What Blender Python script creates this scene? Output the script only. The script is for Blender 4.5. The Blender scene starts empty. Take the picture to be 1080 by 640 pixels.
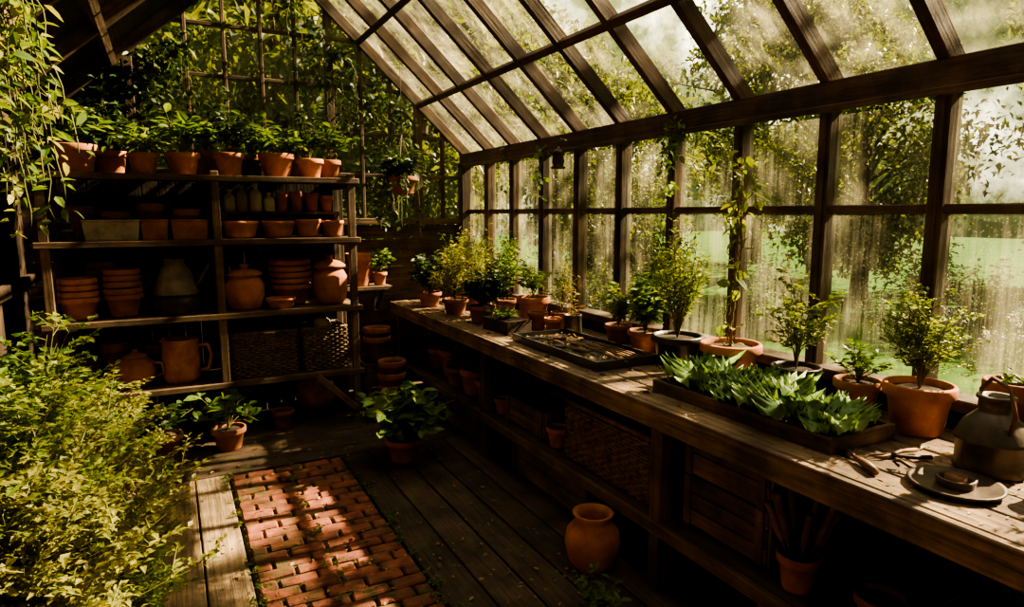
import bpy, math, random
import numpy as np
from mathutils import Vector, Matrix
rnd = random.Random(7); nr = np.random.RandomState(7)
scene = bpy.context.scene
U = rnd.uniform

# ------------------------------------------------------------------ materials
def newmat(name):
    m = bpy.data.materials.new(name); m.use_nodes = True
    nt = m.node_tree; nt.nodes.clear()
    out = nt.nodes.new('ShaderNodeOutputMaterial')
    return m, nt, out
def N(nt, t, **kw):
    n = nt.nodes.new(t)
    for k, v in kw.items():
        if k in n.inputs: n.inputs[k].default_value = v
        else: setattr(n, k, v)
    return n
def ramp(nt, fac, stops):
    r = nt.nodes.new('ShaderNodeValToRGB'); e = r.color_ramp.elements
    while len(e) < len(stops): e.new(0.5)
    for i, (p, c) in enumerate(stops):
        e[i].position = p; e[i].color = (c[0], c[1], c[2], 1) if not isinstance(c, (int, float)) else (c, c, c, 1)
    nt.links.new(fac, r.inputs[0]); return r
def mixc(nt, mode, fac, a, b):
    n = nt.nodes.new('ShaderNodeMix'); n.data_type = 'RGBA'; n.blend_type = mode
    for s, v in ((0, fac), (6, a), (7, b)):
        if isinstance(v, bpy.types.NodeSocket): nt.links.new(v, n.inputs[s])
        elif s == 0: n.inputs[0].default_value = v
        else: n.inputs[s].default_value = (v[0], v[1], v[2], 1)
    return n.outputs[2]
def mth(nt, op, a, b=0.0, clamp=False):
    n = nt.nodes.new('ShaderNodeMath'); n.operation = op; n.use_clamp = clamp
    for i, v in enumerate((a, b)):
        if isinstance(v, bpy.types.NodeSocket): nt.links.new(v, n.inputs[i])
        else: n.inputs[i].default_value = v
    return n.outputs[0]

def wood(name, c1, c2, rough=0.75, sx=2.0, sy=45.0, bump=0.5, moss=0.0):
    m, nt, out = newmat(name); L = nt.links.new
    uv = N(nt, 'ShaderNodeTexCoord'); mp = N(nt, 'ShaderNodeMapping'); mp.inputs['Scale'].default_value = (sx, sy, 1)
    L(uv.outputs['UV'], mp.inputs[0])
    n1 = N(nt, 'ShaderNodeTexNoise', Scale=1.0, Detail=7.0, Roughness=0.7, Distortion=0.5); L(mp.outputs[0], n1.inputs['Vector'])
    r = ramp(nt, n1.outputs[0], [(0.32, c1), (0.68, c2)])
    n2 = N(nt, 'ShaderNodeTexNoise', Scale=4.0, Detail=6.0, Roughness=.65); L(uv.outputs['Object'], n2.inputs['Vector'])
    r2 = ramp(nt, n2.outputs[0], [(0.35, 0.3), (0.66, 1.2)])
    c = mixc(nt, 'MULTIPLY', 1.0, r.outputs[0], r2.outputs[0])
    g = N(nt, 'ShaderNodeNewGeometry')
    r3 = ramp(nt, g.outputs['Random Per Island'], [(0.0, 0.55), (1.0, 1.2)])
    c = mixc(nt, 'MULTIPLY', 1.0, c, r3.outputs[0])
    if moss:
        n3 = N(nt, 'ShaderNodeTexNoise', Scale=7.0, Detail=5.0); L(uv.outputs['Object'], n3.inputs['Vector'])
        mr = ramp(nt, n3.outputs[0], [(.56, 0.0), (.7, moss)]); c = mixc(nt, 'MIX', mr.outputs[0], c, (.06, .08, .02))
    b = N(nt, 'ShaderNodeBsdfPrincipled', Roughness=rough); L(c, b.inputs['Base Color'])
    b.inputs['Specular IOR Level'].default_value = 0.35
    bp = N(nt, 'ShaderNodeBump', Strength=bump, Distance=0.012); L(n1.outputs[0], bp.inputs['Height']); L(bp.outputs[0], b.inputs['Normal'])
    L(b.outputs[0], out.inputs[0]); return m

def speckled(name, c1, c2, c3=None, scale=12.0, rough=0.8, bump=0.25, metallic=0.0, island=False, spec=0.3, moss=0.0):
    m, nt, out = newmat(name); L = nt.links.new
    tc = N(nt, 'ShaderNodeTexCoord'); oi = N(nt, 'ShaderNodeObjectInfo')
    add = N(nt, 'ShaderNodeVectorMath', operation='ADD'); L(tc.outputs['Object'], add.inputs[0])
    L(mth(nt, 'MULTIPLY', oi.outputs['Random'], 37.0), add.inputs[1])
    n1 = N(nt, 'ShaderNodeTexNoise', Scale=scale, Detail=6.0, Roughness=0.6); L(add.outputs[0], n1.inputs['Vector'])
    st = [(0.32, c1), (0.62, c2)]
    if c3: st.append((0.75, c3))
    r = ramp(nt, n1.outputs[0], st); c = r.outputs[0]
    src = N(nt, 'ShaderNodeNewGeometry').outputs['Random Per Island'] if island else oi.outputs['Random']
    r3 = ramp(nt, src, [(0.0, 0.55 if island else .65), (1.0, 1.2)])
    c = mixc(nt, 'MULTIPLY', 1.0, c, r3.outputs[0])
    if moss:
        n3 = N(nt, 'ShaderNodeTexNoise', Scale=6.0, Detail=6.0, Roughness=.7); L(add.outputs[0], n3.inputs['Vector'])
        mr = ramp(nt, n3.outputs[0], [(.5, 0.0), (.64, moss)]); c = mixc(nt, 'MIX', mr.outputs[0], c, (.045, .055, .016))
    b = N(nt, 'ShaderNodeBsdfPrincipled', Roughness=rough, Metallic=metallic); L(c, b.inputs['Base Color'])
    b.inputs['Specular IOR Level'].default_value = spec
    n2 = N(nt, 'ShaderNodeTexNoise', Scale=scale * 6, Detail=3.0); L(add.outputs[0], n2.inputs['Vector'])
    bp = N(nt, 'ShaderNodeBump', Strength=bump, Distance=0.004); L(n2.outputs[0], bp.inputs['Height']); L(bp.outputs[0], b.inputs['Normal'])
    L(b.outputs[0], out.inputs[0]); return m

def leafmat(name, c1, c2, trans=0.45, rough=0.45):
    m, nt, out = newmat(name); L = nt.links.new
    g = N(nt, 'ShaderNodeNewGeometry')
    r = ramp(nt, g.outputs['Random Per Island'], [(0.0, c1), (1.0, c2)])
    b = N(nt, 'ShaderNodeBsdfPrincipled', Roughness=rough); L(r.outputs[0], b.inputs['Base Color'])
    b.inputs['Specular IOR Level'].default_value = 0.3
    t = N(nt, 'ShaderNodeBsdfTranslucent'); cc = mixc(nt, 'MULTIPLY', 1.0, r.outputs[0], (1.7, 1.5, 0.5)); L(cc, t.inputs[0])
    mx = N(nt, 'ShaderNodeMixShader', Fac=trans); L(b.outputs[0], mx.inputs[1]); L(t.outputs[0], mx.inputs[2])
    L(mx.outputs[0], out.inputs[0]); return m

def glassmat(name, lo, hi, axis_scale, r0, r1, drop=.10):
    m, nt, out = newmat(name); L = nt.links.new
    tc = N(nt, 'ShaderNodeTexCoord'); mp = N(nt, 'ShaderNodeMapping'); mp.inputs['Scale'].default_value = axis_scale
    L(tc.outputs['Object'], mp.inputs[0])
    n1 = N(nt, 'ShaderNodeTexNoise', Scale=1.0, Detail=5.0, Roughness=0.7); L(mp.outputs[0], n1.inputs['Vector'])
    n2 = N(nt, 'ShaderNodeTexNoise', Scale=2.2, Detail=4.0); L(tc.outputs['Object'], n2.inputs['Vector'])
    v = N(nt, 'ShaderNodeTexVoronoi', Scale=80.0); L(tc.outputs['Object'], v.inputs['Vector'])
    vd = ramp(nt, v.outputs['Distance'], [(0.12, drop), (0.3, 0.0)])
    a = mth(nt, 'MULTIPLY', n1.outputs[0], n2.outputs[0])
    r = ramp(nt, a, [(r0, lo), (r1, hi)])
    f = mth(nt, 'ADD', r.outputs[0], vd.outputs[0], True)
    tr = N(nt, 'ShaderNodeBsdfTransparent'); tr.inputs[0].default_value = (0.97, 0.96, 0.89, 1)
    tl = N(nt, 'ShaderNodeBsdfTranslucent'); tl.inputs[0].default_value = (0.60, 0.56, 0.37, 1)
    gl = N(nt, 'ShaderNodeBsdfGlossy', Roughness=0.08); gl.inputs[0].default_value = (0.9, 0.9, 0.9, 1)
    m1 = N(nt, 'ShaderNodeMixShader'); L(f, m1.inputs[0]); L(tr.outputs[0], m1.inputs[1]); L(tl.outputs[0], m1.inputs[2])
    m2 = N(nt, 'ShaderNodeMixShader', Fac=0.04); L(m1.outputs[0], m2.inputs[1]); L(gl.outputs[0], m2.inputs[2])
    L(m2.outputs[0], out.inputs[0]); return m

W_FRAME = wood('wood_frame', (0.045, 0.026, 0.014), (0.17, 0.105, 0.056))
W_DARK = wood('wood_dark', (0.020, 0.012, 0.007), (0.068, 0.041, 0.022))
W_SHELF = wood('wood_shelf', (0.055, 0.033, 0.018), (0.20, 0.125, 0.068))
W_BENCH = wood('wood_bench', (0.06, 0.038, 0.021), (0.36, 0.245, 0.145), rough=0.5, bump=1.0)
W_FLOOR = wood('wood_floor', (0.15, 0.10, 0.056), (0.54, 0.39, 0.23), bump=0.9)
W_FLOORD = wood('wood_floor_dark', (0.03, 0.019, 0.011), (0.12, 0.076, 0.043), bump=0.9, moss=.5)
W_CRATE = wood('wood_crate', (0.065, 0.040, 0.021), (0.25, 0.158, 0.087))
W_HANDLE = wood('wood_handle', (0.16, 0.08, 0.035), (0.33, 0.18, 0.08), rough=0.5)
TERRA = speckled('terracotta', (0.26, 0.09, 0.042), (0.49, 0.195, 0.09), (0.54, 0.36, 0.24), scale=9)
TERRA_D = speckled('terracotta_dark', (0.18, 0.066, 0.033), (0.36, 0.14, 0.07), (0.38, 0.25, 0.17), scale=9, moss=.4)
BRICK = speckled('brick', (0.09, 0.03, 0.019), (0.25, 0.085, 0.048), (0.22, 0.13, 0.085), scale=14, island=True, bump=1.0, moss=.8)
MORTAR = speckled('moss_mortar', (0.02, 0.018, 0.01), (0.035, 0.05, 0.012), (0.06, 0.09, 0.02), scale=9, rough=0.95, bump=0.6)
SOIL = speckled('soil', (0.016, 0.010, 0.006), (0.05, 0.032, 0.019), scale=40, rough=0.95, bump=0.9)
METAL = speckled('galvanised_metal', (0.065, 0.056, 0.045), (0.19, 0.16, 0.128), scale=9, rough=0.45, metallic=0.6)
IRON = speckled('dark_iron', (0.022, 0.018, 0.014), (0.085, 0.06, 0.042), scale=10, rough=0.5, metallic=0.5)
RUST = speckled('rusty_metal', (0.09, 0.045, 0.025), (0.24, 0.12, 0.06), (.2, .16, .11), scale=12, rough=0.65, metallic=0.3)
BLACK = speckled('black_plastic', (0.014, 0.013, 0.012), (0.035, 0.031, 0.026), scale=8, rough=0.4, spec=0.5)
CERAM = speckled('pale_ceramic', (0.45, 0.41, 0.34), (0.65, 0.61, 0.52), scale=8, rough=0.35)
STONE = speckled('grey_stone', (0.19, 0.165, 0.13), (0.34, 0.30, 0.24), scale=14, rough=0.9)
GRASS = speckled('lawn_grass', (0.02, 0.055, 0.005), (0.042, 0.11, 0.010), (0.065, 0.135, 0.015), scale=1.2, rough=0.95, bump=0.8, spec=.05)
STEM = speckled('plant_stem', (0.08, 0.09, 0.025), (0.16, 0.16, 0.05), scale=10)
BARK = speckled('bark', (0.04, 0.028, 0.018), (0.12, 0.085, 0.055), scale=5, rough=0.9, bump=0.9)
LF_BRIGHT = leafmat('leaf_bright', (0.08, 0.15, 0.02), (0.24, 0.28, 0.045))
LF_GOLD = leafmat('leaf_olive', (0.11, 0.14, 0.028), (0.29, 0.28, 0.07), .4)
LF_MID = leafmat('leaf_mid', (0.04, 0.09, 0.018), (0.12, 0.18, 0.035))
LF_DARK = leafmat('leaf_dark', (0.014, 0.034, 0.009), (0.04, 0.07, 0.018), 0.2)
LF_KALE = leafmat('leaf_kale', (0.07, 0.15, 0.045), (0.22, 0.35, 0.12), 0.3)
LF_TREE = leafmat('leaf_tree', (0.03, 0.055, 0.009), (0.11, 0.13, 0.024), 0.45)
LF_DRY = leafmat('leaf_dry', (0.12, 0.065, 0.025), (0.32, 0.2, 0.08), 0.2)
FLOWER = leafmat('flower_petals', (0.2, 0.22, 0.4), (0.45, 0.4, 0.5), 0.3)
GLASS_V = glassmat('dirty_window_glass', 0.01, 0.15, (26, 26, 1.3), .20, .40)
GLASS_R = glassmat('dirty_roof_glass', 0.02, 0.22, (5, 14, 5), .17, .42)

# ------------------------------------------------------------------ mesh builder
class MB:
    def __init__(s):
        s.v = []; s.n = 0; s.f = []; s.uv = []; s.mi = []; s.sm = []; s.mats = []
    def midx(s, m):
        if m not in s.mats: s.mats.append(m)
        return s.mats.index(m)
    def add(s, verts, faces, mat, uvs=None, smooth=False):
        verts = np.asarray(verts, float).reshape(-1, 3); k = s.midx(mat)
        if isinstance(faces, np.ndarray):
            fl = (faces + s.n).tolist(); nl = faces.size
        else:
            fl = [tuple(i + s.n for i in f) for f in faces]; nl = sum(len(f) for f in faces)
        s.f.extend(fl); s.mi.extend([k] * len(fl)); s.sm.extend([smooth] * len(fl))
        s.uv.append(np.zeros(nl * 2) if uvs is None else np.asarray(uvs, float).ravel())
        s.v.append(verts); s.n += len(verts)
    def box(s, c, size, mat, R=None, jit=0.0):
        sx, sy, sz = [a / 2 for a in size]
        P = np.array([(x, y, z) for x in (-sx, sx) for y in (-sy, sy) for z in (-sz, sz)])
        F = [(0, 1, 3, 2), (4, 6, 7, 5), (0, 4, 5, 1), (2, 3, 7, 6), (0, 2, 6, 4), (1, 5, 7, 3)]
        la = int(np.argmax(size)); o = [a for a in range(3) if a != la]
        ou, ov = U(0, 50), U(0, 50)
        uvs = []
        for f in F:
            for i in f: uvs += [P[i][la] + ou, P[i][o[0]] + P[i][o[1]] * 1.03 + ov]
        Q = P.copy()
        if jit: Q = Q + nr.uniform(-jit, jit, Q.shape)
        if R is not None: Q = Q @ np.array(R).T
        s.add(Q + np.array(c), F, mat, uvs)
    def beam(s, p1, p2, w, h, mat, up=(0, 0, 1)):
        p1 = Vector(p1); p2 = Vector(p2); d = (p2 - p1); L = d.length; d.normalize()
        side = d.cross(Vector(up))
        if side.length < 1e-4: side = d.cross(Vector((1, 0, 0)))
        side.normalize(); u = side.cross(d)
        R = np.array([[d.x, side.x, u.x], [d.y, side.y, u.y], [d.z, side.z, u.z]])
        s.box(tuple((p1 + p2) / 2), (L, w, h), mat, R)
    def lathe(s, prof, c, mat, seg=24, M=None, smooth=True, wob=0.0):
        a = np.linspace(0, 2 * np.pi, seg, endpoint=False); V = []
        for r, z in prof:
            r = max(r, 1e-4); rr = r * (1 + wob * np.sin(a * 3 + z * 20))
            V.append(np.stack([rr * np.cos(a), rr * np.sin(a), np.full(seg, z)], 1))
        V = np.concatenate(V)
        if M is not None: V = V @ np.array(M).T
        F = []
        for i in range(len(prof) - 1):
            for j in range(seg):
                k = (j + 1) % seg
                F.append((i * seg + j, i * seg + k, (i + 1) * seg + k, (i + 1) * seg + j))
        s.add(V + np.array(c), F, mat, None, smooth)
    def tube(s, pts, rad, mat, seg=6, cap=True):
        pts = [Vector(p) for p in pts]; n = len(pts)
        if not isinstance(rad, (list, tuple)): rad = [rad] * n
        V = []; prev = None
        for i in range(n):
            d = (pts[min(i + 1, n - 1)] - pts[max(i - 1, 0)])
            if d.length < 1e-6: d = Vector((0, 0, 1))
            d.normalize()
            if prev is None:
                a = d.cross(Vector((0, 0, 1)))
                if a.length < 0.05: a = d.cross(Vector((1, 0, 0)))
            else: a = prev - d * prev.dot(d)
            a.normalize(); prev = a; b = d.cross(a)
            for j in range(seg):
                t = 2 * math.pi * j / seg
                V.append(pts[i] + (a * math.cos(t) + b * math.sin(t)) * rad[i])
        F = [(i * seg + j, i * seg + (j + 1) % seg, (i + 1) * seg + (j + 1) % seg, (i + 1) * seg + j) for i in range(n - 1) for j in range(seg)]
        if cap: F += [tuple(range(seg))[::-1], tuple((n - 1) * seg + j for j in range(seg))]
        s.add([tuple(v) for v in V], F, mat, None, True)
    def leaves(s, P, D, L, W, mat, full=False, droop=0.25):
        P = np.asarray(P, float); D = np.asarray(D, float); n = len(P)
        if n == 0: return
        D = D / (np.linalg.norm(D, axis=1, keepdims=True) + 1e-9)
        up = np.array([0, 0, 1.0]) + nr.normal(0, .45, (n, 3))
        S = np.cross(D, up); S /= (np.linalg.norm(S, axis=1, keepdims=True) + 1e-9)
        Nn = np.cross(S, D)
        if full:
            T = np.array([(0, 0, 0), (.3, -.46, .14), (.3, 0, 0), (.3, .46, .14), (.68, -.4, .1), (.68, 0, 0), (.68, .4, .1), (1, 0, 0)])
            F = [(0, 2, 1), (0, 3, 2), (4, 5, 7), (5, 6, 7)]; Q = [(1, 2, 5, 4), (2, 3, 6, 5)]
        else:
            T = np.array([(0, 0, 0), (.42, -.5, .15), (.45, 0, 0), (.42, .5, .15), (1, 0, 0)])
            F = [(0, 2, 1), (0, 3, 2), (1, 2, 4), (2, 3, 4)]; Q = []
        L = np.broadcast_to(L, (n,))[:, None, None]; W = np.broadcast_to(W, (n,))[:, None, None]
        t = T[None, :, 0:1]; w = T[None, :, 1:2]; h = T[None, :, 2:3]
        V = P[:, None] + D[:, None] * t * L + S[:, None] * w * W + Nn[:, None] * h * W
        V[:, :, 2] -= (droop * t * t * L)[:, :, 0]
        k = len(T); off = (np.arange(n) * k)[:, None, None]
        base = s.n
        fa = (np.array(F)[None] + off).reshape(-1, 3)
        s.add(V.reshape(-1, 3), fa, mat)
        if Q:
            qa = (np.array(Q)[None] + off).reshape(-1, 4)
            kx = s.midx(mat); ql = (qa + base).tolist()
            s.f.extend(ql); s.mi.extend([kx] * len(ql)); s.sm.extend([False] * len(ql)); s.uv.append(np.zeros(qa.size * 2))
    def obj(s, name, loc=(0, 0, 0), rz=0.0, bevel=0.0):
        me = bpy.data.meshes.new(name)
        me.from_pydata(np.concatenate(s.v).tolist(), [], s.f)
        for m in s.mats: me.materials.append(m)
        me.polygons.foreach_set('material_index', s.mi); me.polygons.foreach_set('use_smooth', s.sm)
        uvl = me.uv_layers.new(name='UVMap'); uvl.data.foreach_set('uv', np.concatenate(s.uv))
        me.update()
        return place(name, me, loc, rz, bevel)
def place(name, me, loc, rz=0.0, bevel=0.0, scale=1.0):
    o = bpy.data.objects.new(name, me); o.location = loc; o.rotation_euler = (0, 0, rz)
    o.scale = (scale,) * 3
    scene.collection.objects.link(o)
    if bevel:
        b = o.modifiers.new('bevel', 'BEVEL'); b.width = bevel; b.segments = 1; b.limit_method = 'ANGLE'; b.angle_limit = 1.0
    return o

# ------------------------------------------------------------------ plants
def bush(mb, base, R, H, ns, nl, ll, lw, mat, start=.25, upd=.5, tuft=0.0, full=False, p=1.4, lean=(0, 0), rad=.003, droop=.25, twigs=0):
    base = np.array(base, float); PP = []; DD = []
    for i in range(ns):
        a = U(0, 2 * math.pi); r = R * math.sqrt(rnd.random()); h = H * U(.55, 1) * (1 - .45 * (r / R) ** 2)
        dirv = np.array([math.cos(a), math.sin(a), 0]); ph = U(0, 6)
        ts = np.linspace(0, 1, 6)
        pts = np.array([base + dirv * r * t ** p + np.array([lean[0] * t * t, lean[1] * t * t, h * t ** .85]) + np.array([math.sin(ph + t * 5), math.cos(ph + t * 4), 0]) * .02 * t for t in ts])
        mb.tube(pts.tolist(), [rad * (1 - .6 * t) for t in ts], STEM, seg=4, cap=False)
        if twigs:
            for k in range(twigs):
                t = U(start, 1); ii = min(int(t * 5), 4); f = t * 5 - ii; q = pts[ii] * (1 - f) + pts[ii + 1] * f
                az = U(0, 6.28); tl = U(.08, .2) * (1.15 - .5 * t) * (H / .9) ** .4
                e = q + np.array([math.cos(az) * tl, math.sin(az) * tl, tl * U(.2, .9)])
                mb.tube([q.tolist(), ((q + e) / 2 + [0, 0, tl * .05]).tolist(), e.tolist()], [.0016, .0013, .0008], STEM, seg=3, cap=False)
                tt = nr.uniform(.15, 1, nl)[:, None]; P = q * (1 - tt) + e * tt + nr.normal(0, .004, (nl, 3))
                az2 = az + nr.choice([-1, 1], nl) * nr.uniform(.4, 1.3, nl)
                PP.append(P); DD.append(np.stack([np.cos(az2), np.sin(az2), nr.normal(upd, .3, nl)], 1))
            continue
        t = nr.uniform(start, 1, nl) ** .8
        idx = np.clip((t * 5).astype(int), 0, 4); fr = (t * 5 - idx)[:, None]
        P = pts[idx] * (1 - fr) + pts[idx + 1] * fr
        az = nr.uniform(0, 2 * np.pi, nl)
        D = np.stack([np.cos(az), np.sin(az), nr.normal(upd, .35, nl)], 1) + dirv * .35
        if tuft: P = P + nr.normal(0, tuft, (nl, 3)) * (0.4 + 0.6 * t[:, None])
        PP.append(P); DD.append(D)
    P = np.concatenate(PP); D = np.concatenate(DD); n = len(P)
    sc = nr.uniform(.55, 1.1, n)
    mb.leaves(P, D, ll * sc, lw * sc, mat, full, droop)

def vine(mb, pts, nl, ll, lw, mat, spread=.04, rad=.003, full=True):
    pts = np.array(pts, float); n = len(pts)
    m = (n - 1) * 6 + 1; tt = np.linspace(0, n - 1, m); R = []
    for t in tt:
        i = min(int(t), n - 2); f = t - i
        p0 = pts[max(i - 1, 0)]; p1 = pts[i]; p2 = pts[i + 1]; p3 = pts[min(i + 2, n - 1)]
        R.append(.5 * ((2 * p1) + (-p0 + p2) * f + (2 * p0 - 5 * p1 + 4 * p2 - p3) * f * f + (-p0 + 3 * p1 - 3 * p2 + p3) * f ** 3))
    R = np.array(R); R[1:-1] += nr.normal(0, .006, (m - 2, 3))
    mb.tube(R.tolist(), rad, STEM, seg=4)
    i = nr.randint(0, m, nl); P = R[i] + nr.normal(0, spread, (nl, 3))
    az = nr.uniform(0, 2 * np.pi, nl); D = np.stack([np.cos(az), np.sin(az), nr.normal(-.35, .4, nl)], 1)
    sc = nr.uniform(.5, 1.1, nl); mb.leaves(P, D, ll * sc, lw * sc, mat, full, .2)

def potprof(r, h):
    return [(0, 0), (.66 * r, 0), (.7 * r, .01), (.87 * r, .76 * h), (.985 * r, .77 * h), (1.0 * r, .79 * h), (1.0 * r, .97 * h), (.97 * r, h), (.88 * r, h), (.85 * r, .84 * h)]
def pot(mb, r, h, mat=None, c=(0, 0, 0), soil=True):
    mb.lathe(potprof(r, h), c, mat or TERRA, 28)
    if soil: mb.lathe([(.86 * r, .86 * h), (.5 * r, .89 * h), (0, .9 * h)], c, SOIL, 16)

def kale(mb, c, R, n=9, mat=None):
    for i in range(n):
        a = i * 2.4 + U(-.2, .2); L = R * U(.7, 1.15); W = L * U(.5, .72); el = U(.45, 1.3); ph = U(0, 6)
        ca, sa = math.cos(a), math.sin(a); NI, NJ = 18, 5; V = []
        for k in range(NI + 1):
            t = k / NI
            x = L * t * math.cos(el * (1 - .7 * t)); z = L * t * math.sin(el * (1 - .75 * t * t))
            w = W * (.06 if t < .22 else .10 + math.sin(math.pi * min(1, (t - .18) * 1.02 + .12)) ** .6)
            w *= (1 if t < .22 else 1 + .30 * math.sin(k * 2.2 + ph))
            for j in range(-NJ, NJ + 1):
                s_ = j / NJ
                ru = .030 * abs(s_) ** 1.6 * math.sin(k * 2.2 + ph + (2 if j > 0 else 0)) * (R / .15) * (0 if t < .2 else 1)
                y = s_ * w * .6; zz = z + abs(s_) * w * .15 + ru; xx = x + ru * .7 + abs(s_) * .12 * w
                V.append((c[0] + xx * ca - y * sa, c[1] + xx * sa + y * ca, c[2] + zz))
        m = 2 * NJ + 1
        F = [(k * m + j, k * m + j + 1, (k + 1) * m + j + 1, (k + 1) * m + j) for k in range(NI) for j in range(m - 1)]
        mb.add(V, F, mat or LF_KALE, None, True)

# ------------------------------------------------------------------ constants
XR, XL, YB, YF = 2.70, -0.97, 6.15, -1.3
RX, RZ = 0.877, 3.955
def zroof(x): return 2.28 + (RZ - 2.28) * (XR - x) / (XR - RX) if x > RX else 2.31 + (RZ - 2.31) * (x - XL) / (RX - XL)
posts = [1.517 + .508 * k for k in range(-5, 9)]

# ------------------------------------------------------------------ floor
mb = MB(); mb.box((.9, 2.4, -.07), (4.4, 8.2, .06), SOIL)
x = -.93
while x < .2:
    w = .195
    y = -1.2
    while y < 4.48:
        l = min(U(2.2, 3.0), 4.48 - y)
        if 4.48 - y - l < .4: l = 4.48 - y
        mb.box((x + w / 2, y + l / 2, -.015), (w - .008, l - .006, .03), W_FLOOR, jit=.002); y += l
    x += w + .002
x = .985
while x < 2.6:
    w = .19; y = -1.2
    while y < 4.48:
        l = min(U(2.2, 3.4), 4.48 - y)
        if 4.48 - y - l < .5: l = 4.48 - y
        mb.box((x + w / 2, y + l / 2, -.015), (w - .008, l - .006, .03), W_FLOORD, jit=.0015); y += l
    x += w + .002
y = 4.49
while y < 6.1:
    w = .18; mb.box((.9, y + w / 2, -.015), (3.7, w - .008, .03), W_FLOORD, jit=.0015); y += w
mb.obj('floor', bevel=.004)
mb = MB(); mb.box((.617, 1.64, -.022), (.72, 5.68, .02), MORTAR)
row = 0; y = -1.18
while y < 4.40:
    x = .262 - (row % 2) * .09
    while x < .97:
        x0 = max(x, .262); x1 = min(x + .18, .978)
        if x1 - x0 > .03:
            mb.box(((x0 + x1) / 2, y + .043, -.012 + U(-.005, .004)), (x1 - x0 - .013, .075, .036), BRICK,
                   R=np.array(Matrix.Rotation(U(-.035, .035), 3, 'Z') @ Matrix.Rotation(U(-.02, .02), 3, 'X')), jit=.004)
        x += .18
    y += .088; row += 1
mb.obj('brick_path', bevel=.008)

# ------------------------------------------------------------------ walls
mb = MB(); y = YF
while y < YB:
    mb.box((XL - .02, y + .07, 1.16), (.03, .138, 2.34), W_DARK); y += .14
for yy in (-.5, 1.0, 2.5, 4.0, 5.5): mb.box((XL + .025, yy, 1.15), (.05, .08, 2.3), W_DARK)
mb.box((XL + .03, 2.4, 1.2), (.045, 7.4, .08), W_DARK); mb.box((XL + .03, 2.4, 2.3), (.09, 7.4, .1), W_DARK)
mb.obj('wall_left')
mb = MB(); z = 0
while z < .96:
    mb.box((XR + .03, 2.42, z + .06), (.03, 7.46, .118), W_DARK); z += .12
mb.obj('wall_right')
mb = MB(); z = 0
while z < 1.56:
    mb.box((.87, YB + .03, z + .066), (3.7, .03, .128), W_SHELF); z += .132
while z < 1.98:
    mb.box((.2, YB + .03, z + .066), (2.35, .03, .128), W_DARK); z += .132
x = XL
while x < -.2:
    mb.box((x + .06, YB + .03, (2.0 + zroof(x)) / 2), (.118, .03, zroof(x) - 2.0), W_DARK); x += .12
mb.obj('wall_back')
mb = MB(); x = XL
while x < XR:
    h = zroof(min(x + .07, XR)) - .02; mb.box((x + .07, YF, h / 2), (.138, .03, h), W_DARK); x += .14
mb.obj('wall_front')

mb = MB()
for p in posts + [YB - .03]:
    mb.box((XR, p, 1.57), (.085, .062, 1.25), W_FRAME)
    mb.box((XR - .05, p, 1.57), (.02, .03, 1.22), W_FRAME)
mb.box((XR + .01, 2.42, .965), (.14, 7.4, .05), W_FRAME)
mb.box((XR, 2.42, 1.715), (.05, 7.4, .04), W_FRAME)
mb.box((XR - .005, 2.42, 2.225), (.13, 7.45, .11), W_FRAME)
mb.box((XR - .06, 2.42, 2.16), (.03, 7.45, .03), W_FRAME)
mb.obj('window_frame_side', bevel=.005)
mb = MB()
alle = [YF] + posts + [YB]
for a, b in zip(alle[:-1], alle[1:]):
    for z0, z1 in ((.99, 1.70), (1.73, 2.17)):
        mb.add([(XR + .012, a + .02, z0), (XR + .012, b - .02, z0), (XR + .012, b - .02, z1), (XR + .012, a + .02, z1)], [(0, 1, 2, 3)], GLASS_V)
mb.obj('window_1')

mb = MB(); s = (RZ - 2.28) / (XR - RX)
rn = Vector((s, 0, 1)).normalized()
for p in posts + [YB - .03, YF + .05]:
    mb.beam((XR + .05, p, 2.28 - .05 * s), (RX, p, RZ), .05, .09, W_FRAME, up=rn)
for X in (2.2, 1.64, 1.12):
    z = zroof(X) - .02; mb.beam((X, YF, z), (X, YB, z), .05, .05, W_FRAME, up=rn)
mb.box((RX, 2.42, RZ - .02), (.06, 7.45, .2), W_FRAME)
mb.obj('roof_rafters', bevel=.004)
mb = MB()
for a, b in zip(alle[:-1], alle[1:]):
    for X0, X1 in ((XR + .04, 2.2), (2.2, 1.64), (1.64, 1.12), (1.12, RX)):
        mb.add([(X0, a, zroof(X0) + .055), (X0, b, zroof(X0) + .055), (X1, b, zroof(X1) + .06), (X1, a, zroof(X1) + .06)], [(0, 1, 2, 3)], GLASS_R)
mb.obj('window_2')
mb = MB(); ln = Vector((-(RZ - 2.31) / (RX - XL), 0, 1)).normalized()
nb = 15
for i in range(nb):
    x0 = XL - .05 + (RX - XL + .05) * i / nb; x1 = XL - .05 + (RX - XL + .05) * (i + 1) / nb; xm = (x0 + x1) / 2
    zz = zroof(xm) if xm > XL else 2.31
    mb.beam((xm, YF, zz + .07), (xm, YB + .05, zz + .07), .165, .02, W_DARK, up=ln)
for p in posts[::2] + [YB - .03]:
    mb.beam((XL, p, 2.31), (RX, p, RZ), .055, .1, W_SHELF, up=ln)
for X in (-.3, .3): mb.beam((X, YF, zroof(X) - .04), (X, YB, zroof(X) - .04), .05, .06, W_SHELF, up=ln)
mb.obj('ceiling')

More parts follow.
